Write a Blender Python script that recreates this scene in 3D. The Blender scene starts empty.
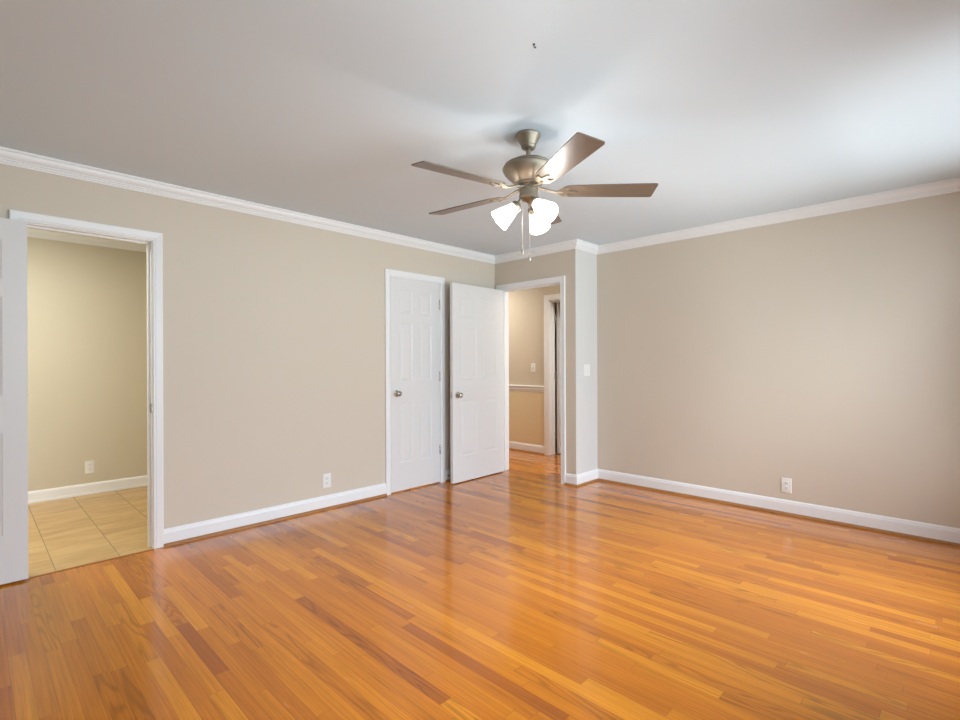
import bpy, bmesh, math, random
from mathutils import Vector, Matrix

S = bpy.context.scene
COL = S.collection
PI = math.pi
R = math.radians

# ------------------------------------------------------------------ camera
H = 2.44                      # ceiling height
CAM = Vector((3.896, 0.0, 1.2304))
cam_data = bpy.data.cameras.new('camera')
cam_data.sensor_width = 36.0
cam_data.lens = 501.22 / 960 * 36
cam_data.shift_y = 2.73 / 960
cam_data.clip_start = 0.05
cam = bpy.data.objects.new('camera', cam_data)
COL.objects.link(cam)
cam.matrix_world = (Matrix.Translation(CAM) @ Matrix.Rotation(0.77527, 4, 'Z')
                    @ Matrix.Rotation(PI / 2, 4, 'X') @ Matrix.Rotation(-0.003512, 4, 'Z'))
S.camera = cam

# ------------------------------------------------------------------ view + sky
S.view_settings.view_transform = 'Standard'
S.view_settings.look = 'None'
S.view_settings.gamma = 1.0
S.view_settings.use_curve_mapping = False
S.view_settings.exposure = -0.43
S.cycles.caustics_reflective = False
S.cycles.caustics_refractive = False
S.cycles.sample_clamp_indirect = 6.0

SKY = 12.0
world = bpy.data.worlds.new('sky')
S.world = world
world.use_nodes = True
wn, wl = world.node_tree.nodes, world.node_tree.links
wn.clear()
w_out = wn.new('ShaderNodeOutputWorld')
w_bg = wn.new('ShaderNodeBackground')
w_geo = wn.new('ShaderNodeTexCoord')
w_sep = wn.new('ShaderNodeSeparateXYZ')
w_ramp = wn.new('ShaderNodeValToRGB')
w_map = wn.new('ShaderNodeMath'); w_map.operation = 'MULTIPLY_ADD'
w_map.inputs[1].default_value = 0.5; w_map.inputs[2].default_value = 0.5
wl.new(w_geo.outputs['Generated'], w_sep.inputs[0])
wl.new(w_sep.outputs['Z'], w_map.inputs[0])
wl.new(w_map.outputs[0], w_ramp.inputs[0])
er = w_ramp.color_ramp.elements
# ramp runs over (z + 1) / 2: strong glow added from below to light the ceiling, dimmer horizon, bright sky above
er[0].position = 0.0; er[0].color = (5.2, 4.7, 4.2, 1)
er[1].position = 1.0; er[1].color = (2.1, 2.3, 2.6, 1)
for p_, c_ in ((.08, (5.0, 4.5, 4.0)), (.19, (.95, 1.08, 1.13)), (.50, (.80, .97, 1.08)), (.56, (.68, .84, .96)),
               (.66, (1.20, 1.40, 1.65)), (.80, (2.1, 2.3, 2.6))):
    e = er.new(p_); e.color = (*c_, 1)
w_bg.inputs['Strength'].default_value = SKY
wl.new(w_ramp.outputs[0], w_bg.inputs['Color'])
wl.new(w_bg.outputs[0], w_out.inputs[0])

XW, YB = 4.42, -0.75                       # window wall, wall behind the camera
WIN_A = (2.42, 4.24, 0.22, 2.31)          # on the window wall (y0, y1, z0, z1)
WIN_C = (0.20, 1.90, 0.62, 2.16)          # second window on the window wall


def portal(name, loc, rot, sx, sy):
    d = bpy.data.lights.new(name, 'AREA')
    d.shape = 'RECTANGLE'; d.size = sx; d.size_y = sy
    d.cycles.is_portal = True
    o = bpy.data.objects.new(name, d); COL.objects.link(o)
    o.location = loc; o.rotation_euler = rot
    return o


portal('window_portal', (XW + .13, (WIN_A[0] + WIN_A[1]) / 2, (WIN_A[2] + WIN_A[3]) / 2), (PI / 2, 0, PI / 2), WIN_A[1] - WIN_A[0], WIN_A[3] - WIN_A[2])
portal('window_portal', (XW + .13, (WIN_C[0] + WIN_C[1]) / 2, (WIN_C[2] + WIN_C[3]) / 2), (PI / 2, 0, PI / 2), WIN_C[1] - WIN_C[0], WIN_C[3] - WIN_C[2])


def room_light(name, loc, size, energy, color):
    d = bpy.data.lights.new(name, 'AREA')
    d.shape = 'DISK'; d.size = size; d.energy = energy; d.color = color
    o = bpy.data.objects.new(name, d); COL.objects.link(o)
    o.location = loc
    return o


# ceiling lights of the two neighbouring rooms
room_light('hall_ceiling_light', (-1.15, 4.70, H - .03), .30, 25, (1.0, .97, .90))
room_light('hall_ceiling_light', (1.5, 5.06, H - .03), .30, 60, (1.0, .97, .92))
room_light('bathroom_ceiling_light', (-.80, .0, H - .03), .40, 46, (1.0, .98, .90))

FAN_W = 6.8          # each bulb of the fan, watts
SHADE_GLOW = 5.5

# ------------------------------------------------------------------ node helpers


class NT:
    def __init__(self, name):
        self.m = bpy.data.materials.new(name)
        self.m.use_nodes = True
        self.t = self.m.node_tree
        self.n = self.t.nodes
        self.b = self.n['Principled BSDF']
        self.out = self.n['Material Output']

    def link(self, a, b):
        self.t.links.new(a, b)

    def put(self, sock, v):
        if isinstance(v, (int, float)):
            sock.default_value = v
        elif isinstance(v, tuple):
            sock.default_value = v if len(v) == len(sock.default_value) else (*v, 1)
        else:
            self.link(v, sock)

    def math(self, op, a, b=0.0, c=0.0):
        n = self.n.new('ShaderNodeMath'); n.operation = op
        self.put(n.inputs[0], a); self.put(n.inputs[1], b); self.put(n.inputs[2], c)
        return n.outputs[0]

    def vec(self, x, y, z):
        n = self.n.new('ShaderNodeCombineXYZ')
        for i, v in enumerate((x, y, z)):
            self.put(n.inputs[i], v)
        return n.outputs[0]

    def coords(self):
        c = self.n.new('ShaderNodeTexCoord')
        s = self.n.new('ShaderNodeSeparateXYZ')
        self.link(c.outputs['Object'], s.inputs[0])
        return c.outputs['Object'], s.outputs[0], s.outputs[1], s.outputs[2]

    def noise(self, v, scale=5, detail=2, rough=.5, dist=0.0):
        n = self.n.new('ShaderNodeTexNoise')
        self.put(n.inputs['Vector'], v)
        n.inputs['Scale'].default_value = scale; n.inputs['Detail'].default_value = detail
        n.inputs['Roughness'].default_value = rough; n.inputs['Distortion'].default_value = dist
        return n.outputs['Fac']

    def white(self, v):
        n = self.n.new('ShaderNodeTexWhiteNoise'); n.noise_dimensions = '3D'
        self.put(n.inputs['Vector'], v)
        return n.outputs['Value']

    def ramp(self, f, stops, interp='LINEAR'):
        n = self.n.new('ShaderNodeValToRGB'); n.color_ramp.interpolation = interp
        self.put(n.inputs[0], f)
        el = n.color_ramp.elements
        el[0].position, el[0].color = stops[0][0], (*stops[0][1], 1)
        el[1].position, el[1].color = stops[-1][0], (*stops[-1][1], 1)
        for p, c in stops[1:-1]:
            e = el.new(p); e.color = (*c, 1)
        return n.outputs[0]

    def mix(self, f, a, b, mode='MIX'):
        n = self.n.new('ShaderNodeMix'); n.data_type = 'RGBA'; n.blend_type = mode
        self.put(n.inputs[0], f); self.put(n.inputs[6], a); self.put(n.inputs[7], b)
        return n.outputs[2]

    def bump(self, h, strength=.1, dist=.01):
        n = self.n.new('ShaderNodeBump')
        n.inputs['Strength'].default_value = strength; n.inputs['Distance'].default_value = dist
        self.link(h, n.inputs['Height'])
        self.link(n.outputs[0], self.b.inputs['Normal'])

    def setb(self, **k):
        for a, v in k.items():
            self.put(self.b.inputs[a.replace('_', ' ')], v)
        return self


def paint(name, col, rough=.55, var=.03, bump=.03, scale=60):
    t = NT(name)
    v, x, y, z = t.coords()
    n = t.noise(v, 1.3, 2)
    c = t.mix(n, tuple(a * (1 - var) for a in col), tuple(min(1, a * (1 + var)) for a in col))
    t.setb(Base_Color=c, Roughness=rough)
    t.bump(t.noise(v, scale, 3), bump, .004)
    return t.m


def metal(name, col, rough, metallic=1.0):
    t = NT(name)
    v, x, y, z = t.coords()
    n = t.noise(v, 40, 3)
    c = t.mix(n, tuple(a * .93 for a in col), tuple(min(1, a * 1.06) for a in col))
    t.setb(Base_Color=c, Roughness=t.math('MULTIPLY_ADD', n, .1, rough - .05), Metallic=metallic)
    return t.m


M = {}
M['wall'] = paint('wall_paint', (.640, .570, .470), .6, .012)
M['hall_wall'] = paint('hall_wall_paint', (.620, .535, .420), .6, .012)
M['hall_lower'] = paint('hall_lower_wall_paint', (.770, .630, .400), .6, .012)
M['bath_wall'] = paint('bathroom_wall_paint', (.610, .555, .425), .6, .012)
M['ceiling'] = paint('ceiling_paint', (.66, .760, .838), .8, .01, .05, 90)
M['trim'] = paint('trim_paint', (.84, .85, .85), .35, .01, .0)
M['door'] = paint('door_paint', (.735, .73, .72), .38, .01, .02, 35)
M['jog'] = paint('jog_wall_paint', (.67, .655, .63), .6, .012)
M['plate'] = paint('white_plastic', (.82, .81, .78), .35, .01, .0)
M['slot'] = paint('dark_slot', (.03, .03, .03), .5, .01, .0)
M['dark'] = paint('dark_paint', (.03, .026, .022), .7, .01, .0)
M['nickel'] = metal('satin_nickel', (.50, .46, .40), .28)
M['fan_metal'] = metal('brushed_pewter', (.30, .255, .195), .46, .75)
M['chain'] = metal('chain_metal', (.62, .58, .52), .35)


def wood_floor():
    t = NT('oak_strip_floor')
    v, x, y, z = t.coords()
    W = .0563
    ry = t.math('DIVIDE', y, W)
    row = t.math('FLOOR', ry)
    fy = t.math('FRACT', ry)
    r1 = t.white(t.vec(row, 3.1, 0.0))
    r2 = t.white(t.vec(row, 9.7, 4.0))
    L = t.math('MULTIPLY_ADD', r1, .75, .45)
    xx = t.math('MULTIPLY_ADD', r2, 23.0, t.math('DIVIDE', x, L))
    # wobble so that boards in one row differ in length
    xx = t.math('ADD', xx, t.math('MULTIPLY', t.math('SINE', t.math('MULTIPLY', xx, 2.1)), .22))
    idx = t.math('FLOOR', xx)
    fx = t.math('FRACT', xx)
    bid = t.white(t.vec(row, idx, 0.0))
    bid2 = t.white(t.vec(row, idx, 7.0))
    base = t.ramp(bid, [(0.0, (.35, .093, .010)), (.06, (.41, .115, .009)), (.11, (.49, .146, .009)),
                        (.55, (.55, .172, .009)), (.85, (.61, .205, .010)), (1.0, (.67, .245, .014))])
    off = t.math('MULTIPLY', bid2, 90.0)
    # fine grain running along the board
    gv = t.vec(t.math('MULTIPLY', x, 2.2), t.math('MULTIPLY', y, 110.0), off)
    g = t.noise(gv, 1.0, 5, .7)
    gr = t.math('MULTIPLY_ADD', t.math('SUBTRACT', g, .5), 1.15, 1.0)
    # cathedral figure on some boards
    cv = t.vec(t.math('MULTIPLY', x, 1.5), t.math('MULTIPLY', y, 13.0), off)
    c = t.noise(cv, 1.0, 1, .4)
    ring = t.math('SINE', t.math('MULTIPLY', c, 62.0))
    ring = t.math('POWER', t.math('MULTIPLY_ADD', ring, .5, .5), 3.0)
    fig = t.math('MULTIPLY', ring, t.math('MULTIPLY', t.math('GREATER_THAN', bid2, .72), .30))
    # darker mineral streaks
    sv = t.vec(t.math('MULTIPLY', x, 1.6), t.math('MULTIPLY', y, 30.0), t.math('ADD', off, 31.0))
    st = t.noise(sv, 1.0, 2, .5)
    streak = t.math('MULTIPLY', t.math('MAXIMUM', t.math('SUBTRACT', st, .66), 0.0), 3.2)
    mul = t.math('MULTIPLY', gr, t.math('SUBTRACT', 1.0, t.math('MINIMUM', t.math('ADD', fig, streak), .6)))
    col = t.mix(1.0, base, t.vec(mul, mul, mul), 'MULTIPLY')
    # seams
    ey = t.math('MINIMUM', fy, t.math('SUBTRACT', 1.0, fy))
    ex = t.math('MULTIPLY', t.math('MINIMUM', fx, t.math('SUBTRACT', 1.0, fx)), L)
    seam = t.math('MAXIMUM', t.math('LESS_THAN', ey, .020), t.math('LESS_THAN', ex, .0013))
    col = t.mix(t.math('MULTIPLY', seam, .38), col, (.16, .050, .010))
    t.setb(Base_Color=col)
    rn = t.noise(t.vec(t.math('MULTIPLY', x, 3), t.math('MULTIPLY', y, 12), 0.0), 1.0, 3)
    t.setb(Roughness=t.math('MULTIPLY_ADD', rn, .16, .16), Coat_Weight=.85, Coat_Roughness=.11, Coat_IOR=1.36, IOR=1.22)
    t.bump(g, .025, .003)
    return t.m


def wood_plain(name, a, b, sx=3.0, sy=50.0, rough=.35):
    t = NT(name)
    v, x, y, z = t.coords()
    n = t.noise(t.vec(t.math('MULTIPLY', x, sx), t.math('MULTIPLY', y, sy), t.math('MULTIPLY', z, sy)), 1.0, 4, .6)
    t.setb(Base_Color=t.mix(n, a, b), Roughness=rough)
    return t.m


def tile_floor():
    t = NT('beige_floor_tile')
    v, x, y, z = t.coords()
    ry = t.math('DIVIDE', t.math('ADD', y, -.045), .3155)
    row = t.math('FLOOR', ry)
    fy = t.math('FRACT', ry)
    rx = t.math('ADD', t.math('DIVIDE', t.math('ADD', x, 1.21), .62), t.math('MULTIPLY', row, .5))
    idx = t.math('FLOOR', rx)
    fx = t.math('FRACT', rx)
    bid = t.white(t.vec(row, idx, 2.0))
    off = t.math('MULTIPLY', bid, 40.0)
    n1 = t.noise(t.vec(t.math('MULTIPLY', x, 9.0), t.math('MULTIPLY', y, 2.0), off), 1.0, 4, .55, .6)
    n2 = t.noise(t.vec(t.math('MULTIPLY', x, 40.0), t.math('MULTIPLY', y, 6.0), off), 1.0, 3)
    f = t.math('MULTIPLY_ADD', n2, .3, t.math('MULTIPLY', n1, .7))
    col = t.ramp(f, [(.28, (.34, .20, .075)), (.46, (.52, .320, .120)), (.60, (.62, .415, .175)), (.76, (.43, .262, .098))])
    col = t.mix(t.math('MULTIPLY', bid, .12), col, (.50, .36, .22))
    ey = t.math('MINIMUM', fy, t.math('SUBTRACT', 1.0, fy))
    ex = t.math('MINIMUM', fx, t.math('SUBTRACT', 1.0, fx))
    g = t.math('MAXIMUM', t.math('LESS_THAN', ey, .0085), t.math('MULTIPLY', t.math('LESS_THAN', ex, .0055), .75))
    col = t.mix(g, col, (.33, .24, .14))
    t.setb(Base_Color=col, Roughness=t.math('MULTIPLY_ADD', g, .4, .32))
    t.bump(t.math('SUBTRACT', 1.0, g), .15, .004)
    return t.m


def blade_wood():
    t = NT('fan_blade_wood')
    v, x, y, z = t.coords()
    n = t.noise(t.vec(t.math('MULTIPLY', x, 4.0), t.math('MULTIPLY', y, 60.0), z), 1.0, 4, .6)
    n2 = t.noise(v, 9.0, 2)
    c = t.mix(n, (.125, .090, .062), (.19, .140, .100))
    c = t.mix(t.math('MULTIPLY', n2, .3), c, (.155, .12, .09))
    t.setb(Base_Color=c, Roughness=.38)
    return t.m


def shade_glass():
    """thin frosted glass: part of the bulb's light passes, the rest makes the glass glow."""
    t = NT('lit_frosted_glass')
    v, x, y, z = t.coords()
    n = t.noise(v, 14, 2)
    t.setb(Base_Color=t.mix(n, (.93, .91, .87), (.98, .97, .94)), Roughness=.4,
           Emission_Color=(1.0, .95, .88), Emission_Strength=SHADE_GLOW)
    tr = t.n.new('ShaderNodeBsdfTransparent')
    mx = t.n.new('ShaderNodeMixShader'); mx.inputs[0].default_value = .62
    t.link(t.b.outputs[0], mx.inputs[1]); t.link(tr.outputs[0], mx.inputs[2])
    t.link(mx.outputs[0], t.out.inputs[0])
    return t.m


def pane_glass():
    t = NT('window_pane_glass')
    tr = t.n.new('ShaderNodeBsdfTransparent'); gl = t.n.new('ShaderNodeBsdfGlossy')
    gl.inputs['Roughness'].default_value = .02
    fr = t.n.new('ShaderNodeFresnel'); fr.inputs[0].default_value = 1.35
    mx = t.n.new('ShaderNodeMixShader')
    t.link(fr.outputs[0], mx.inputs[0]); t.link(tr.outputs[0], mx.inputs[1]); t.link(gl.outputs[0], mx.inputs[2])
    t.link(mx.outputs[0], t.out.inputs[0])
    return t.m


M['floor'] = wood_floor()
M['shoe'] = wood_plain('shoe_molding_wood', (.30, .125, .035), (.42, .19, .06))
M['tile'] = tile_floor()
M['blade'] = blade_wood()
M['shade'] = shade_glass()
M['pane'] = pane_glass()
M['bulb'] = NT('lit_bulb').setb(Base_Color=(1, .95, .85), Emission_Color=(1, .9, .75), Emission_Strength=12.0).m

# ------------------------------------------------------------------ mesh helpers


def bm_new():
    return bmesh.new()


def box(bm, x0, x1, y0, y1, z0, z1, bev=0.0, seg=2):
    r = bmesh.ops.create_cube(bm, size=1.0)
    vs = r['verts']
    for v in vs:
        v.co = Vector(((x0 + x1) / 2 + v.co.x * (x1 - x0), (y0 + y1) / 2 + v.co.y * (y1 - y0), (z0 + z1) / 2 + v.co.z * (z1 - z0)))
    if bev:
        es = list({e for v in vs for e in v.link_edges})
        bmesh.ops.bevel(bm, geom=es, offset=bev, segments=seg, profile=.5, affect='EDGES')
    return vs


def lathe(bm, prof, n=48, mat=None, close=True):
    """prof: (radius, z) from one end to the other, turned about local z."""
    mat = mat or Matrix()
    rings = []
    for r, z in prof:
        if r < 1e-6:
            rings.append([bm.verts.new(mat @ Vector((0, 0, z)))])
        else:
            rings.append([bm.verts.new(mat @ Vector((r * math.cos(2 * PI * i / n), r * math.sin(2 * PI * i / n), z))) for i in range(n)])
    for a, b in zip(rings, rings[1:]):
        for i in range(n):
            j = (i + 1) % n
            if len(a) == 1 and len(b) == 1:
                continue
            if len(a) == 1:
                bm.faces.new((a[0], b[j], b[i]))
            elif len(b) == 1:
                bm.faces.new((a[i], a[j], b[0]))
            else:
                bm.faces.new((a[i], a[j], b[j], b[i]))
    if close:
        for k, ring in ((0, rings[0]), (1, rings[-1])):
            if len(ring) > 1:
                bm.faces.new(ring if k else list(reversed(ring)))


def tube(bm, pts, r, n=10):
    pts = [Vector(p) for p in pts]
    rings = []
    for i, p in enumerate(pts):
        d = (pts[min(i + 1, len(pts) - 1)] - pts[max(i - 1, 0)]).normalized()
        u = d.cross(Vector((0, 0, 1)))
        if u.length < 1e-4:
            u = d.cross(Vector((1, 0, 0)))
        u.normalize(); w = d.cross(u)
        rr = r[i] if isinstance(r, (list, tuple)) else r
        rings.append([bm.verts.new(p + u * rr * math.cos(2 * PI * k / n) + w * rr * math.sin(2 * PI * k / n)) for k in range(n)])
    for a, b in zip(rings, rings[1:]):
        for k in range(n):
            bm.faces.new((a[k], a[(k + 1) % n], b[(k + 1) % n], b[k]))
    bm.faces.new(list(reversed(rings[0]))); bm.faces.new(rings[-1])


def sweep(bm, prof, path, closed=False, only=None):
    """prof: (out, z) closed outline; path: 2-D points, room on the right hand side; mitred corners.
    only: list of segment numbers to emit (mitres kept)."""
    n = len(path)
    P = [Vector(p) for p in path]

    def nrm(i):
        d = (P[(i + 1) % n] - P[i]).normalized()
        return Vector((d.y, -d.x))
    segs = range(n if closed else n - 1)
    off = []
    for i in range(n):
        if closed or 0 < i < n - 1:
            a, b = nrm((i - 1) % n), nrm(i)
            m = a + b
            off.append(m / (1 + a.dot(b)))
        elif i == 0:
            off.append(nrm(0))
        else:
            off.append(nrm(n - 2))
    for s in segs:
        if only is not None and s not in only:
            continue
        i, j = s, (s + 1) % n
        A = [bm.verts.new((P[i].x + off[i].x * o, P[i].y + off[i].y * o, z)) for o, z in prof]
        B = [bm.verts.new((P[j].x + off[j].x * o, P[j].y + off[j].y * o, z)) for o, z in prof]
        k = len(prof)
        for q in range(k):
            bm.faces.new((A[q], A[(q + 1) % k], B[(q + 1) % k], B[q]))
        bm.faces.new(list(reversed(A))); bm.faces.new(B)


def obj(name, bm, mat, parent=None, smooth=None, loc=None, rot=None):
    bmesh.ops.recalc_face_normals(bm, faces=bm.faces[:])
    me = bpy.data.meshes.new(name)
    bm.to_mesh(me); bm.free()
    for m in (mat if isinstance(mat, (list, tuple)) else [mat]):
        me.materials.append(m)
    if smooth is not None:
        me.shade_smooth()
        me.set_sharp_from_angle(angle=R(smooth))
    o = bpy.data.objects.new(name, me)
    COL.objects.link(o)
    if parent is not None:
        o.parent = parent
    if loc is not None:
        o.location = loc
    if rot is not None:
        o.rotation_euler = rot
    return o


def thing(name, label, cat, loc=(0, 0, 0), rot=(0, 0, 0), group=None):
    o = bpy.data.objects.new(name, None); COL.objects.link(o)
    o.empty_display_size = .05
    o.location = loc; o.rotation_euler = rot
    o['label'] = label; o['category'] = cat
    if group:
        o['group'] = group
    return o


def struct(o, label=None, cat=None):
    o['kind'] = 'structure'
    if label:
        o['label'] = label
    if cat:
        o['category'] = cat
    return o


# ------------------------------------------------------------------ dimensions
YE = 4.221       # entry wall face
XJ = 1.093       # jog face
YR = 4.618       # right wall face
T = .12
YH = 5.39        # far wall of the hall
XB = -2.065      # far wall of the bathroom
HEAD = 2.045
JT = .018         # jamb board thickness
B0, B1 = .226, .853      # bathroom doorway, y
C0, C1 = 2.774, 3.382    # closet doorway, y
E0, E1 = .100, .908      # entry doorway, x
D0, D1 = -.095, .67      # doorway across the hall, x

# ------------------------------------------------------------------ floors and ceilings
bm = bm_new()
box(bm, .022, XW + T, YB - T, YE + T, -.08, 0)
box(bm, -.002, .022, YB - T, B0, -.08, 0)
box(bm, -.002, .022, B1, C0, -.08, 0)
box(bm, -.002, .022, C1, YE + T, -.08, 0)
box(bm, XJ, XW + T, YE + T, YR + T, -.08, 0)
struct(obj('floor', bm, M['floor']), 'glossy orange oak strip floor of the empty room', 'floor')
bm = bm_new()
box(bm, -T, .022, C0 - JT, C1 + JT, -.08, -.0005)
box(bm, -.95, -T, 2.2, YE, -.08, -.0005)
box(bm, -2.6, XJ, YE + T, YH + T, -.08, 0)
box(bm, XJ, 3.0, YR + T, YH + T, -.08, 0)
box(bm, -1.2, 1.8, YH + T, 7.4, -.08, 0)
struct(obj('floor_hall', bm, M['floor']), 'orange oak strip floor of the hall beyond the entry doorway', 'floor')
bm = bm_new()
box(bm, XB - T, .022, -1.0, 1.9, -.08, .001)
struct(obj('floor_bathroom', bm, M['tile']), 'beige tile floor seen through the bathroom doorway', 'floor')
bm = bm_new()
box(bm, -T, XW + T, YB - T, YR + T, H, H + .1)
struct(obj('ceiling', bm, M['ceiling']), 'plain white painted ceiling above the ceiling fan', 'ceiling')
bm = bm_new()
box(bm, -2.6, XJ, YE + T, YR + T, H, H + .1); box(bm, -2.6, 3.0, YR + T, 7.4, H, H + .1)
struct(obj('ceiling_hall', bm, M['ceiling']))
bm = bm_new()
box(bm, XB - T, -T, -1.0, 1.9, H, H + .1)
struct(obj('ceiling_bathroom', bm, M['ceiling']))


# ------------------------------------------------------------------ walls
def wall_y(name, x0, x1, y0, y1, holes, mat, z1=H):
    """wall running along y between x0 and x1; holes (a, b, z0, z1)."""
    bm = bm_new(); c = y0
    for a, b, h0, h1 in sorted(holes):
        if a > c:
            box(bm, x0, x1, c, a, 0, z1)
        if h0 > 0:
            box(bm, x0, x1, a, b, 0, h0)
        box(bm, x0, x1, a, b, h1, z1)
        c = b
    if c < y1:
        box(bm, x0, x1, c, y1, 0, z1)
    bmesh.ops.remove_doubles(bm, verts=bm.verts[:], dist=1e-5)
    return struct(obj(name, bm, mat))


def wall_x(name, y0, y1, x0, x1, holes, mat, z1=H):
    bm = bm_new(); c = x0
    for a, b, h0, h1 in sorted(holes):
        if a > c:
            box(bm, c, a, y0, y1, 0, z1)
        if h0 > 0:
            box(bm, a, b, y0, y1, 0, h0)
        box(bm, a, b, y0, y1, h1, z1)
        c = b
    if c < x1:
        box(bm, c, x1, y0, y1, 0, z1)
    bmesh.ops.remove_doubles(bm, verts=bm.verts[:], dist=1e-5)
    return struct(obj(name, bm, mat))


wall_y('wall_left', -T, 0, YB - T, YE, [(B0 - JT, B1 + JT, 0, HEAD + JT), (C0 - JT, C1 + JT, 0, HEAD + JT)], M['wall'])
wall_x('wall_entry', YE, YE + T, -2.6, XJ - .005, [(E0 - JT, E1 + JT, 0, HEAD + JT)], M['wall'])
bm = bm_new(); box(bm, XJ - .005, XJ, YE, YE + T, 0, H); box(bm, XJ - T, XJ, YE + T, YR + T, 0, H)
struct(obj('wall_jog', bm, M['jog']))
wall_x('wall_right', YR, YR + T, XJ, XW + T, [], M['wall'])
wall_y('wall_window', XW, XW + T, YB - T, YR, [WIN_A, WIN_C], M['wall'])
wall_x('wall_rear', YB - T, YB, 0, XW, [], M['wall'])
# hall
wall_x('wall_hall', YH, YH + T, -2.6, 3.0, [(D0 - JT, D1 + JT, 0, HEAD + JT)], M['hall_wall'])
bm = bm_new(); box(bm, -2.72, -2.6, YE, YH + T, 0, H); box(bm, 3.0, 3.0 + T, YR + T, YH + T, 0, H)
struct(obj('wall_hall_ends', bm, M['hall_wall']))
bm = bm_new()
box(bm, -1.3, -1.2, YH + T, 7.4, 0, H); box(bm, 1.8, 1.9, YH + T, 7.4, 0, H); box(bm, -1.3, 1.9, 7.4, 7.5, 0, H)
struct(obj('wall_far_room', bm, M['wall']))
# bathroom
bm = bm_new()
box(bm, XB - T, XB, -1.1, 2.0, 0, H); box(bm, XB, -T, -1.1, -1.0, 0, H); box(bm, XB, -T, 1.9, 2.0, 0, H)
struct(obj('wall_bathroom', bm, M['bath_wall']))
# closet interior
bm = bm_new()
box(bm, -.92, -.82, 2.3, YE, 0, H); box(bm, -.82, -T, 2.2, 2.3, 0, H)
struct(obj('wall_closet', bm, M['wall']))
# painted lower panel of the hall wall below its chair rail
bm = bm_new(); box(bm, -2.6, D0 - .075, YH - .003, YH, 0, .86)
struct(obj('wall_hall_lower', bm, M['hall_lower']))

# ------------------------------------------------------------------ crown molding, baseboards, shoe molding
CROWN = [(0, H), (.052, H), (.052, H - .012), (.043, H - .014), (.043, H - .021), (.040, H - .031), (.034, H - .041), (.027, H - .048), (.022, H - .051),
         (.022, H - .058), (.014, H - .060), (.013, H - .068), (.007, H - .071), (.007, H - .080), (0, H - .080)]
ROOM = [(0, YB), (0, YE), (XJ, YE), (XJ, YR), (XW, YR), (XW, YB)]
bm = bm_new(); sweep(bm, CROWN, ROOM, closed=True)
struct(obj('trim_1', bm, M['trim']), 'white crown molding running round the top of the room walls', 'crown molding')
bm = bm_new(); sweep(bm, CROWN, [(XB, -1.0), (XB, 1.9)])
struct(obj('trim_2', bm, M['trim']), 'crown molding along the top of the bathroom back wall', 'crown molding')

BASE = [(0, .004), (.014, .004), (.014, .088), (.011, .097), (.010, .104), (.005, .113), (0, .115)]
SHOE = [(.0, .0), (.030, .0), (.029, .007), (.025, .013), (.019, .018), (.014, .019), (0, .019)]
CO = .006        # casing reveal
CW = .056        # casing width
SEGS = {
    'baseboard_left': [[(0, YB), (0, B0 - CO - CW)], [(0, B1 + CO + CW), (0, C0 - CO - CW)], [(0, C1 + CO + CW), (0, YE), (E0 - CO - CW, YE)]],
    'baseboard_entry': [[(E1 + CO + CW, YE), (XJ, YE), (XJ, YR), (XW, YR)]],
    'baseboard_right': [[(E1 + CO + CW, YE), (XJ, YE), (XJ, YR), (XW, YR), (XW, YB), (0, YB)]],
}
LAB = {'baseboard_left': 'white baseboard along the left wall between the doorways',
       'baseboard_entry': 'short white baseboard around the jog right of the entry doorway',
       'baseboard_right': 'long white baseboard along the right wall under its outlet'}
for nm, runs in SEGS.items():
    bm, bs = bm_new(), bm_new()
    for path in runs:
        only = {'baseboard_entry': [0, 1], 'baseboard_right': [2, 3, 4]}.get(nm)
        sweep(bm, BASE, path, only=only)
        sweep(bs, SHOE, path, only=only)
    o = struct(obj(nm, bm, M['trim']), LAB[nm], 'baseboard')
    obj('shoe_molding', bs, M['shoe'], o)['label'] = 'stained wood shoe molding'
# hall and bathroom
bm, bs = bm_new(), bm_new()
sweep(bm, BASE, [(-2.6, YH), (D0 - .078, YH)]); sweep(bs, SHOE, [(-2.6, YH), (D0 - .078, YH)])
o = struct(obj('baseboard_hall', bm, M['trim']), 'cream lit baseboard along the hall wall', 'baseboard')
obj('shoe_molding', bs, M['shoe'], o)['label'] = 'stained wood shoe molding'
bm = bm_new()
BB = [(0, .001), (.020, .001), (.020, .018), (.014, .024), (.014, .086), (.010, .098), (0, .105)]
sweep(bm, BB, [(-T, -1.0), (XB, -1.0), (XB, 1.9), (-T, 1.9)])
struct(obj('baseboard_bathroom', bm, M['trim']), 'white baseboard on the bathroom back wall above beige tile', 'baseboard')
# chair rail in the hall
RAIL = [(0, .915), (.026, .915), (.030, .908), (.028, .898), (.014, .892), (.012, .876), (.020, .868), (.016, .858), (.010, .852), (.010, .838), (.006, .832), (0, .830)]
bm = bm_new(); sweep(bm, RAIL, [(-2.6, YH), (D0 - .078, YH)])
struct(obj('trim_3', bm, M['trim']), 'white chair rail along the hall wall under the light switch', 'chair rail')

# ------------------------------------------------------------------ door casings and jambs
CAS = [(0, 0), (0, .011), (.004, .014), (.010, .014), (.013, .011), (.017, .0145), (.044, .0175), (.050, .0185), (CW, .017), (CW, 0)]


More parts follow.
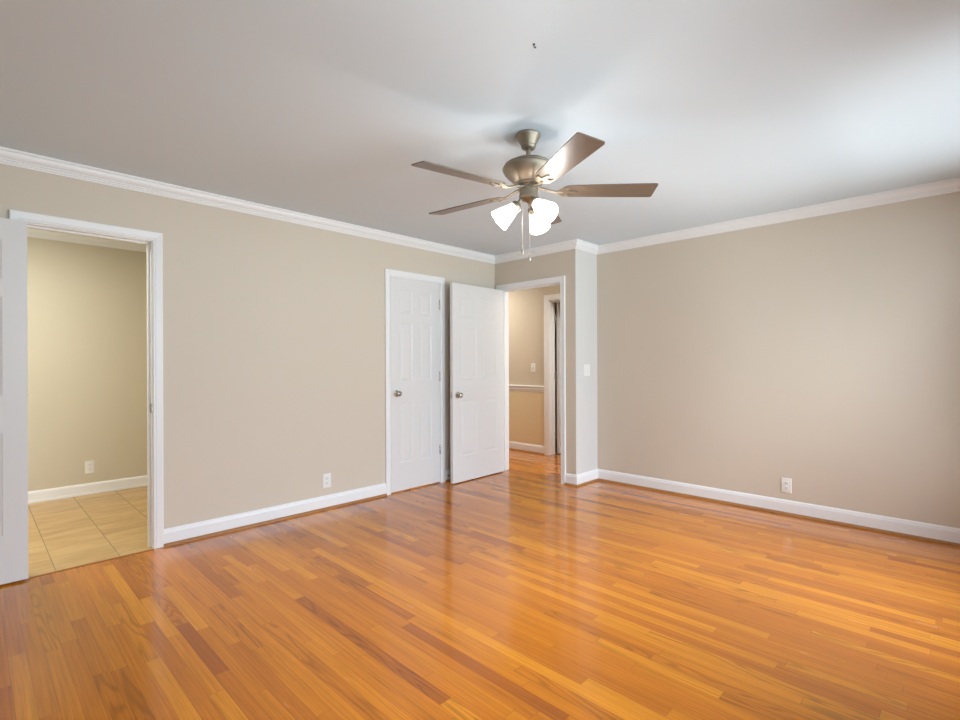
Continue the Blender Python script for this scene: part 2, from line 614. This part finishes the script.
def casing(bm, a, b, head, face, axis, sgn, w=CW):
    """three-sided mitred casing; a..b opening, on plane 'face' standing out in direction sgn."""
    k = w / CW
    a -= CO; b += CO; head += CO
    path = [(a, 0.0, (-1, 0)), (a, head, (-1, 1)), (b, head, (1, 1)), (b, 0.0, (1, 0))]
    rings = []
    for u, z, (du, dz) in path:
        ring = []
        for o_, t_ in CAS:
            uu, zz, tt = u + du * o_ * k, z + dz * o_ * k, face + sgn * t_
            ring.append(bm.verts.new((tt, uu, zz) if axis == 'y' else (uu, tt, zz)))
        rings.append(ring)
    n = len(CAS)
    for A, B in zip(rings, rings[1:]):
        for q in range(n):
            bm.faces.new((A[q], A[(q + 1) % n], B[(q + 1) % n], B[q]))
    bm.faces.new(rings[0]); bm.faces.new(list(reversed(rings[-1])))


def jamb(bm, a, b, head, t0, t1, axis, stop):
    """jamb boards lining an opening from t0 to t1, with a door stop strip over (s0, s1)."""
    def bx(u0, u1, v0, v1, z0, z1):
        if axis == 'y':
            box(bm, v0, v1, u0, u1, z0, z1, .0015, 1)
        else:
            box(bm, u0, u1, v0, v1, z0, z1, .0015, 1)
    bx(a - JT, a, t0, t1, .001, head + JT); bx(b, b + JT, t0, t1, .001, head + JT); bx(a, b, t0, t1, head, head + JT)
    s0, s1 = stop
    bx(a, a + .011, s0, s1, .001, head); bx(b - .011, b, s0, s1, .001, head); bx(a + .011, b - .011, s0, s1, head - .011, head)


def doorway(name, label, a, b, faces, t0, t1, axis, stop, w=CW):
    bm = bm_new()
    jamb(bm, a, b, HEAD, t0, t1, axis, stop)
    for f, s in faces:
        casing(bm, a, b, HEAD, f, axis, s, w)
    return struct(obj(name, bm, M['trim']), label, 'door casing')


tb = doorway('trim_4', 'white casing and jamb around the bathroom doorway', B0, B1, [(0, 1), (-T, -1)], -T, 0, 'y', (-.075, -.040))
tc = doorway('trim_5', 'white casing around the closed closet door', C0, C1, [(0, 1)], -T, 0, 'y', (-.075, -.038))
te = doorway('trim_6', 'white casing around the open entry doorway to the hall', E0, E1, [(YE, -1), (YE + T, 1)], YE, YE + T, 'x', (YE + .04, YE + .075))
th = doorway('trim_7', 'casing around the doorway across the hall', D0, D1, [(YH, -1)], YH, YH + T, 'x', (YH + .045, YH + .08), .074)
# strike plate on the bathroom jamb
bm = bm_new(); box(bm, -.034, .002, B1 - .0015, B1 + .0005, .905, .965, .0008, 1); box(bm, .0, .003, B1 - .001, B1 + .006, .915, .955, .0008, 1)
obj('strike_plate', bm, M['nickel'], tb)['label'] = 'satin nickel strike plate on the jamb'
bm = bm_new(); box(bm, .012, .030, B0, B1, .0, .004, .0015, 1)
struct(obj('trim_8', bm, M['shoe']), 'thin dark strip where beige tile meets oak at the bathroom doorway', 'threshold')


# ------------------------------------------------------------------ doors
def panel_grid(w, h, rows):
    st = min(.112, w * .17); mu = .085
    pw = (w - 2 * st - mu) / 2
    cols = [(st, st + pw), (st + pw + mu, w - st)]
    return [(x0, x1, z0, z1) for z0, z1 in rows for x0, x1 in cols]


ROWS = [(.262, .838), (1.042, 1.600), (1.690, 1.915)]


def door_leaf_bm(w, h, t):
    """six-panel leaf: x 0..w, y 0..t, z 0..h; recessed and raised panels on both faces."""
    bm = bm_new()
    pans = panel_grid(w, h, ROWS)
    xs = sorted({0, w, *[p[0] for p in pans], *[p[1] for p in pans]})
    zs = sorted({0, h, *[p[2] for p in pans], *[p[3] for p in pans]})
    PX = {(round(p[0], 5), round(p[2], 5)) for p in pans}
    rings = [(0, 0), (.004, .0022), (.011, .0044), (.017, .0046), (.040, .0012)]
    for y, s in ((0, 1), (t, -1)):
        for i in range(len(xs) - 1):
            for j in range(len(zs) - 1):
                x0, x1, z0, z1 = xs[i], xs[i + 1], zs[j], zs[j + 1]
                if (round(x0, 5), round(z0, 5)) in PX:
                    prev = None
                    for ins, dep in rings:
                        q = [bm.verts.new((a, y + s * dep, b)) for a, b in ((x0 + ins, z0 + ins), (x1 - ins, z0 + ins), (x1 - ins, z1 - ins), (x0 + ins, z1 - ins))]
                        if prev:
                            for k in range(4):
                                bm.faces.new((prev[k], prev[(k + 1) % 4], q[(k + 1) % 4], q[k]))
                        prev = q
                    bm.faces.new(prev)
                else:
                    bm.faces.new([bm.verts.new((a, y, b)) for a, b in ((x0, z0), (x1, z0), (x1, z1), (x0, z1))])
    for x in (0, w):
        for z0, z1 in zip(zs, zs[1:]):
            bm.faces.new([bm.verts.new(p) for p in ((x, 0, z0), (x, t, z0), (x, t, z1), (x, 0, z1))])
    for z in (0, h):
        for x0, x1 in zip(xs, xs[1:]):
            bm.faces.new([bm.verts.new(p) for p in ((x0, 0, z), (x1, 0, z), (x1, t, z), (x0, t, z))])
    bmesh.ops.remove_doubles(bm, verts=bm.verts[:], dist=1e-5)
    return bm


def knob_bm(d):
    """rosette, neck and ball turned about an axis; d = +1 or -1 along y."""
    bm = bm_new()
    prof = [(0, 0), (.031, 0), (.032, .003), (.029, .007), (.018, .010), (.012, .013), (.0105, .022), (.012, .028), (.020, .033), (.0255, .040),
            (.0268, .047), (.0255, .054), (.020, .060), (.011, .0632), (.0095, .062), (0, .062)]
    lathe(bm, prof, 36, Matrix.Rotation(-d * PI / 2, 4, 'X'), close=False)
    return bm


def hinge(parent, x, z, y, leaf_dx, leaf_dy):
    """butt hinge: knuckle barrel with finials and two leaves."""
    bm = bm_new()
    m = Matrix.Translation((x, y, z))
    lathe(bm, [(0, -.050), (.004, -.049), (.0065, -.045), (.0065, -.0155), (.0058, -.015), (.0065, -.0145), (.0065, .0145), (.0058, .015), (.0065, .0155),
               (.0065, .045), (.004, .049), (0, .050)], 16, m, close=False)
    box(bm, *sorted((x, x + leaf_dx)), y + leaf_dy - .0012, y + leaf_dy + .0012, z - .044, z + .044)
    return obj('hinge', bm, M['nickel'], parent, 40)


def door(name, label, w, loc, rz, knob_x, hinge_x, hinge_y, latch_x, h=2.032, t=.035, leaf=None, kz=.915, hz=(.245, 1.045, 1.815)):
    d = struct(obj(name, door_leaf_bm(w, h, t), M['door'], None, None, loc, (0, 0, rz)), label, 'door')
    if knob_x is not None:
        for y, s in ((0, -1), (t, 1)):
            k = obj('door_knob', knob_bm(s), M['nickel'], d, 35, (knob_x, y, kz))
            k['label'] = 'round satin nickel knob'
        bm = bm_new()
        lx = latch_x
        s = 1 if lx > w / 2 else -1
        box(bm, *sorted((lx - s * .001, lx + s * .0018)), .006, .029, kz - .028, kz + .028, .0006, 1)
        box(bm, *sorted((lx, lx + s * .007)), .011, .024, kz - .010, kz + .010, .002, 1)
        obj('latch', bm, M['nickel'], d)['label'] = 'satin nickel latch plate on the door edge'
    for z in hz:
        hinge(d, hinge_x, z, hinge_y, leaf or (.022 if hinge_x > w / 2 else -.022), 0)['label'] = 'satin nickel hinge'
    return d


# closet door: closed in its frame, hinges on the right, face flush with the wall plane
wC = C1 - C0 - .008
# local x runs along world +y, local y to world -x : rotate +90 degrees, face y=0 at x=0
door('door_2', 'closed white six-panel closet door in the left wall', wC, (.001, C0 + .004, .012), PI / 2, .062, wC + .003, -.004, 0, kz=.930, hz=(.335, 1.080, 1.815))
# entry door: swung into the room, hinge at the entry wall
a = R(1.8)
wE = .800
# local x from the hinge towards the room: direction (sin a, -cos a)
door('door_3', 'white six-panel door standing open beside the entry doorway', wE, (E0 + .003, YE - .008, .010), -PI / 2 + a, wE - .070, -.004, -.003, wE, kz=.893)
# bathroom door: folded back flat against the left wall, only its hinge edge in the frame
wB = .610
door('door_1', 'white six-panel bathroom door folded back at the left edge', wB, (.0255, B0 + .010, .012), -PI / 2 - R(.6), wB - .070, .004, -.001, wB, leaf=.022)
# door across the hall, opened away into the dark room
door('door_4', 'narrow visible edge of the open white door across the hall', .74, (D0 + .048, YH + T + .020, .010), PI / 2 - R(2), .67, -.010, .043, .74)

# ------------------------------------------------------------------ outlets, switches, door stop, hook


def plate_bm(w, h, t=.006):
    bm = bm_new()
    vs = box(bm, -w / 2, w / 2, 0, t, -h / 2, h / 2)
    top = [e for e in bm.edges if all(v.co.y > t - 1e-6 for v in e.verts)]
    bmesh.ops.bevel(bm, geom=top, offset=.004, segments=3, profile=.6, affect='EDGES')
    return bm


def disc(bm, x, z, r, y0, y1, n=20):
    lathe(bm, [(0, y0), (r, y0), (r, y1), (0, y1)], n, Matrix.Translation((x, 0, z)) @ Matrix.Rotation(-PI / 2, 4, 'X'), close=False)


def outlet(label, loc, rz, group):
    t = thing('wall_outlet', label, 'outlet', loc, (0, 0, rz), group)
    obj('cover_plate', plate_bm(.072, .117), M['plate'], t, 40)
    for zc in (.0195, -.0195):
        bm = bm_new()
        box(bm, -.0165, .0165, .004, .0078, zc - .0145, zc + .0145, .0035, 3)
        rc = obj('receptacle', bm, M['plate'], t, 40)
        bm = bm_new()
        box(bm, -.0075, -.0052, .0074, .0081, zc - .001, zc + .008)
        box(bm, .0052, .0075, .0074, .0081, zc, zc + .008)
        disc(bm, 0, zc - .0075, .0026, .0074, .0081, 12)
        obj('slots', bm, M['slot'], rc)['label'] = 'dark outlet slots'
    bm = bm_new(); disc(bm, 0, 0, .0032, .005, .0072, 14)
    obj('screw', bm, M['plate'], t, 40)
    return t


# plates are built facing local +y
outlet('white duplex outlet low on the left wall near the closet door', (0, 2.119, .238), -PI / 2, 'duplex outlets in white plates')
outlet('white duplex outlet low on the long right wall', (2.829, YR, .232), PI, 'duplex outlets in white plates')
outlet('outlet on the bathroom wall seen through the left doorway', (XB, .800, .257), -PI / 2, 'duplex outlets in white plates')

# double paddle switch on the jog wall
t = thing('light_switch', 'white double light switch on the narrow wall right of the entry doorway', 'switch', (XJ, 4.413, 1.150), (0, 0, -PI / 2))
obj('cover_plate', plate_bm(.117, .117), M['plate'], t, 40)
for dx in (-.023, .023):
    bm = bm_new(); box(bm, dx - .0165, dx + .0165, .004, .0082, -.033, .033, .002, 2)
    pd = obj('paddle', bm, M['plate'], t, 40)
# toggle switch in the hall
t = thing('light_switch', 'cream toggle light switch on the hall wall above the chair rail', 'switch', (-.370, YH, 1.160), (0, 0, PI))
obj('cover_plate', plate_bm(.074, .120), M['plate'], t, 40)
bm = bm_new(); box(bm, -.0055, .0055, .004, .0068, -.0125, .0125, .001, 1)
obj('toggle_slot', bm, M['slot'], t)['label'] = 'dark slot around the toggle'
bm = bm_new(); box(bm, -.004, .004, .005, .017, .000, .010, .0015, 2)
obj('toggle', bm, M['plate'], t, 40)

# spring door stop on the baseboard behind the open door
t = thing('door_stop', 'small metal door stop on the baseboard behind the open entry door', 'door stop', (.014, 3.485, .062))
bm = bm_new()
lathe(bm, [(0, 0), (.011, 0), (.011, .003), (.006, .006), (0, .006)], 20, Matrix.Rotation(PI / 2, 4, 'Y'), close=False)
obj('base', bm, M['nickel'], t, 40)
bm = bm_new()
tube(bm, [(.005 + .042 * k / 120, .0052 * math.cos(k * .62), .0052 * math.sin(k * .62)) for k in range(121)], .0012, 6)
obj('spring', bm, M['nickel'], t, 60)
bm = bm_new()
lathe(bm, [(0, .045), (.0075, .045), (.008, .052), (.006, .058), (0, .059)], 18, Matrix.Rotation(PI / 2, 4, 'Y'), close=False)
obj('rubber_tip', bm, M['plate'], t, 40)

# little hook left in the ceiling
bm = bm_new()
tube(bm, [(0, 0, 0), (0, 0, -.010), (.003, 0, -.015), (.006, 0, -.018), (.009, 0, -.015), (.009, 0, -.011)], .0018, 8)
lathe(bm, [(0, -.002), (.0045, -.002), (.0045, 0), (0, 0)], 12, close=False)
o = obj('ceiling_hook', bm, M['dark'], None, 50, (2.713, 1.506, H))
o['label'] = 'tiny dark hook in the bare ceiling above the fan'; o['category'] = 'hook'

# ------------------------------------------------------------------ windows (behind and to the right of the camera)


def window(name, label, axis, face, depth, rect):
    """double-hung window filling rect in a wall; the frame is the structure, sashes and panes are its parts."""
    u0, u1, z0, z1 = rect

    def bx(bm, a, b, v0, v1, c, d, bev=.002):
        if axis == 'y':
            box(bm, *sorted((face + v0 * depth, face + v1 * depth)), a, b, c, d, bev, 1)
        else:
            box(bm, a, b, *sorted((face + v0 * depth, face + v1 * depth)), c, d, bev, 1)
    bm = bm_new()
    bx(bm, u0, u0 + .03, 0, 1, z0, z1); bx(bm, u1 - .03, u1, 0, 1, z0, z1); bx(bm, u0 + .03, u1 - .03, 0, 1, z1 - .03, z1); bx(bm, u0 + .03, u1 - .03, 0, 1, z0, z0 + .03)
    # casing and stool on the room side
    bx(bm, u0 - .06, u0, -.15, 0, z0, z1); bx(bm, u1, u1 + .06, -.15, 0, z0, z1); bx(bm, u0 - .06, u1 + .06, -.15, 0, z1, z1 + .06)
    bx(bm, u0 - .08, u1 + .08, -.40, 0, z0 - .025, z0); bx(bm, u0 - .06, u1 + .06, -.13, 0, z0 - .085, z0 - .025)
    w = struct(obj(name, bm, M['trim']), label, 'window')
    zm = (z0 + z1) / 2
    for k, (c, d, v) in enumerate(((z0 + .03, zm + .02, .35), (zm - .02, z1 - .03, .65))):
        bm = bm_new()
        bx(bm, u0 + .03, u0 + .07, v, v + .25, c, d); bx(bm, u1 - .07, u1 - .03, v, v + .25, c, d)
        bx(bm, u0 + .07, u1 - .07, v, v + .25, c, c + .04); bx(bm, u0 + .07, u1 - .07, v, v + .25, d - .04, d)
        sash = obj('sash', bm, M['trim'], w)
        bm = bm_new()
        bx(bm, u0 + .065, u1 - .065, v + .11, v + .14, c + .035, d - .035, 0)
        obj('pane', bm, M['pane'], sash)
    return w


window('window_1', 'white double-hung window in the wall right of the camera', 'y', XW, T, WIN_A)
window('window_2', 'second white double-hung window behind the camera side', 'y', XW, T, WIN_C)

# ------------------------------------------------------------------ ceiling fan
FX, FY = 2.222, 2.081
ZB = 2.138 - H            # blade plane below the ceiling
fan = thing('ceiling_fan', 'five-blade ceiling fan with dark blades and three lit glass shades', 'ceiling fan', (FX, FY, H))
bm = bm_new()
lathe(bm, [(0, 0), (.061, 0), (.065, -.004), (.065, -.012), (.061, -.018), (.057, -.024), (.046, -.047), (.040, -.056), (.038, -.060), (.040, -.064), (.037, -.073), (.028, -.080), (.014, -.082), (0, -.082)], 56, close=False)
obj('canopy', bm, M['fan_metal'], fan, 35)
bm = bm_new(); lathe(bm, [(0, -.08), (.0125, -.08), (.0125, -.145), (0, -.145)], 24, close=False)
obj('downrod', bm, M['fan_metal'], fan, 35)
bm = bm_new()
lathe(bm, [(0, -.122), (.018, -.122), (.022, -.128), (.060, -.135), (.095, -.146), (.120, -.159), (.129, -.166), (.130, -.170), (.128, -.173), (.134, -.176), (.138, -.183), (.1365, -.192),
           (.127, -.210), (.110, -.229), (.092, -.245), (.076, -.256), (.070, -.259), (.070, -.268), (.062, -.273), (0, -.273)], 72, close=False)
obj('motor_housing', bm, M['fan_metal'], fan, 35)
bm = bm_new()
lathe(bm, [(0, -.266), (.050, -.266), (.053, -.269), (.053, -.276), (.049, -.280), (.049, -.325), (.051, -.329), (.051, -.336), (.046, -.343), (.036, -.350), (.020, -.354), (.012, -.360), (.006, -.366), (0, -.366)], 48, close=False)
obj('switch_housing', bm, M['fan_metal'], fan, 35)


def blade_bm():
    bm = bm_new()
    out = []
    # outline in x (radius) / y (width): narrow rounded root to square tip with eased corners
    half = [(.172, .0), (.174, .022), (.182, .036), (.200, .050), (.225, .0555), (.30, .0575), (.46, .0620), (.60, .0650), (.652, .0660)]
    for k in range(1, 6):
        q = k / 5 * PI / 2
        half.append((.652 + .013 * math.sin(q), .053 + .013 * math.cos(q)))
    pts = half + [(x, -y) for x, y in reversed(half) if y > 1e-6]
    for z in (-.003, .003):
        out.append([bm.verts.new((x, y, z)) for x, y in pts])
    bm.faces.new(list(reversed(out[0]))); bm.faces.new(out[1])
    n = len(pts)
    for i in range(n):
        bm.faces.new((out[0][i], out[0][(i + 1) % n], out[1][(i + 1) % n], out[1][i]))
    return bm


def iron_bm():
    """cast bracket: root plate under the motor, curved arm, three-pronged leaf screwed under the blade."""
    bm = bm_new()
    box(bm, .030, .066, -.018, .018, .013, .021, .002, 1)
    tube(bm, [(.045, 0, .016), (.075, 0, .015), (.100, 0, .007), (.125, 0, -.002), (.150, 0, -.0065), (.180, 0, -.007)], [.009, .008, .0075, .0075, .008, .009], 10)
    # leaf
    pts = [(.150, .010), (.165, .028), (.185, .040), (.212, .042), (.222, .037), (.210, .026), (.205, .015), (.225, .010), (.248, .008), (.254, 0)]
    pts = pts + [(x, -y) for x, y in reversed(pts[:-1])]
    lo = [bm.verts.new((x, y, -.0085)) for x, y in pts]
    hi = [bm.verts.new((x, y, -.0035)) for x, y in pts]
    n = len(pts)
    bm.faces.new(list(reversed(lo))); bm.faces.new(hi)
    for i in range(n):
        bm.faces.new((lo[i], lo[(i + 1) % n], hi[(i + 1) % n], hi[i]))
    for x, y in ((.205, .034), (.205, -.034), (.243, 0)):
        lathe(bm, [(0, -.0115), (.003, -.011), (.005, -.009), (.005, -.008), (0, -.008)], 12, Matrix.Translation((x, y, 0)), close=False)
    return bm


blade_me = iron_me = None
for k in range(5):
    az = R(-28.56 + 72 * k)
    rot = (R(-10.99), 0, az)
    if k == 0:
        bl = obj('fan_blade', blade_bm(), M['blade'], fan, None, (0, 0, ZB))
        ir = obj('blade_iron', iron_bm(), M['fan_metal'], bl, 40)
        mod_me, iron_me = bl.data, ir.data
        b0, i0 = bl, ir
    else:
        bl = b0.copy(); COL.objects.link(bl); bl.parent = fan; bl.location = (0, 0, ZB)
        ir = i0.copy(); COL.objects.link(ir); ir.parent = bl
    # pitch about the blade's own long axis, then swing to its azimuth
    bl.rotation_euler = (R(-10.99), 0, az)
    ir['label'] = 'pewter bracket under the blade root'

# light kit: three arms with bell shades
SH = [(.026, .0), (.029, .006), (.030, .018), (.034, .034), (.041, .056), (.048, .080), (.053, .100), (.0575, .116), (.0605, .124)]
for k, deg in enumerate((0, 120, 240)):
    # azimuth measured from the camera's right, so that one shade points left and slightly forward
    az = R(44.42 + 181 + deg)
    d = Vector((math.cos(az), math.sin(az), 0))
    ax = (d * .77 + Vector((0, 0, -.64))).normalized()
    p0 = Vector((0, 0, -.338)) + d * .030
    neck = Vector((0, 0, -.380)) + d * .064
    bm = bm_new()
    tube(bm, [p0, Vector((0, 0, -.350)) + d * .044, Vector((0, 0, -.366)) + d * .054, neck], [.010, .010, .011, .012], 14)
    q = Vector((0, 0, 1)).rotation_difference(ax).to_matrix().to_4x4()
    lathe(bm, [(0, -.016), (.018, -.016), (.027, -.010), (.031, -.002), (.031, .010), (.0285, .012), (0, .012)], 28, Matrix.Translation(neck) @ q, close=False)
    arm = obj('shade_holder', bm, M['fan_metal'], fan, 40)
    bm = bm_new()
    inner = [(r - .0028, z) for r, z in reversed(SH)]
    lathe(bm, SH + inner, 40, Matrix.Translation(neck) @ q, close=False)
    sh = obj('glass_shade', bm, M['shade'], fan, 50)
    sh['label'] = 'glowing white frosted glass bell shade'
    bm = bm_new()
    lathe(bm, [(0, .010), (.012, .012), (.013, .030), (.020, .045), (.0245, .060), (.0235, .074), (.016, .085), (0, .090)], 24, Matrix.Translation(neck) @ q, close=False)
    obj('bulb', bm, M['bulb'], sh, 50)
    ld = bpy.data.lights.new('fan_bulb_light', 'POINT')
    ld.energy = FAN_W; ld.color = (1.0, .97, .95); ld.shadow_soft_size = .022
    lo = bpy.data.objects.new('fan_bulb_light', ld); COL.objects.link(lo)
    lo.parent = fan; lo.location = neck + ax * .106

# pull chains
right = Vector((.7142, .6999, 0))
for dx, dz, fwd in ((-.033, -.636, .0), (.006, -.670, -.01)):
    p = right * dx + Vector((.6999, -.7142, 0)) * fwd
    bm = bm_new()
    z = -.345
    while z > dz + .040:
        r = bmesh.ops.create_icosphere(bm, subdivisions=1, radius=.0015, matrix=Matrix.Translation((p.x, p.y, z)))
        z -= .0046
    tube(bm, [(p.x, p.y, -.335), (p.x, p.y, dz + .035)], .0006, 6)
    ch = obj('pull_chain', bm, M['chain'], fan, 60)
    bm = bm_new()
    lathe(bm, [(0, dz + .042), (.0025, dz + .040), (.003, dz + .034), (.0055, dz + .026), (.0065, dz + .014), (.0055, dz + .005), (.003, dz), (0, dz)], 16, Matrix.Translation((p.x, p.y, 0)), close=False)
    obj('pull_knob', bm, M['nickel'], ch, 50)
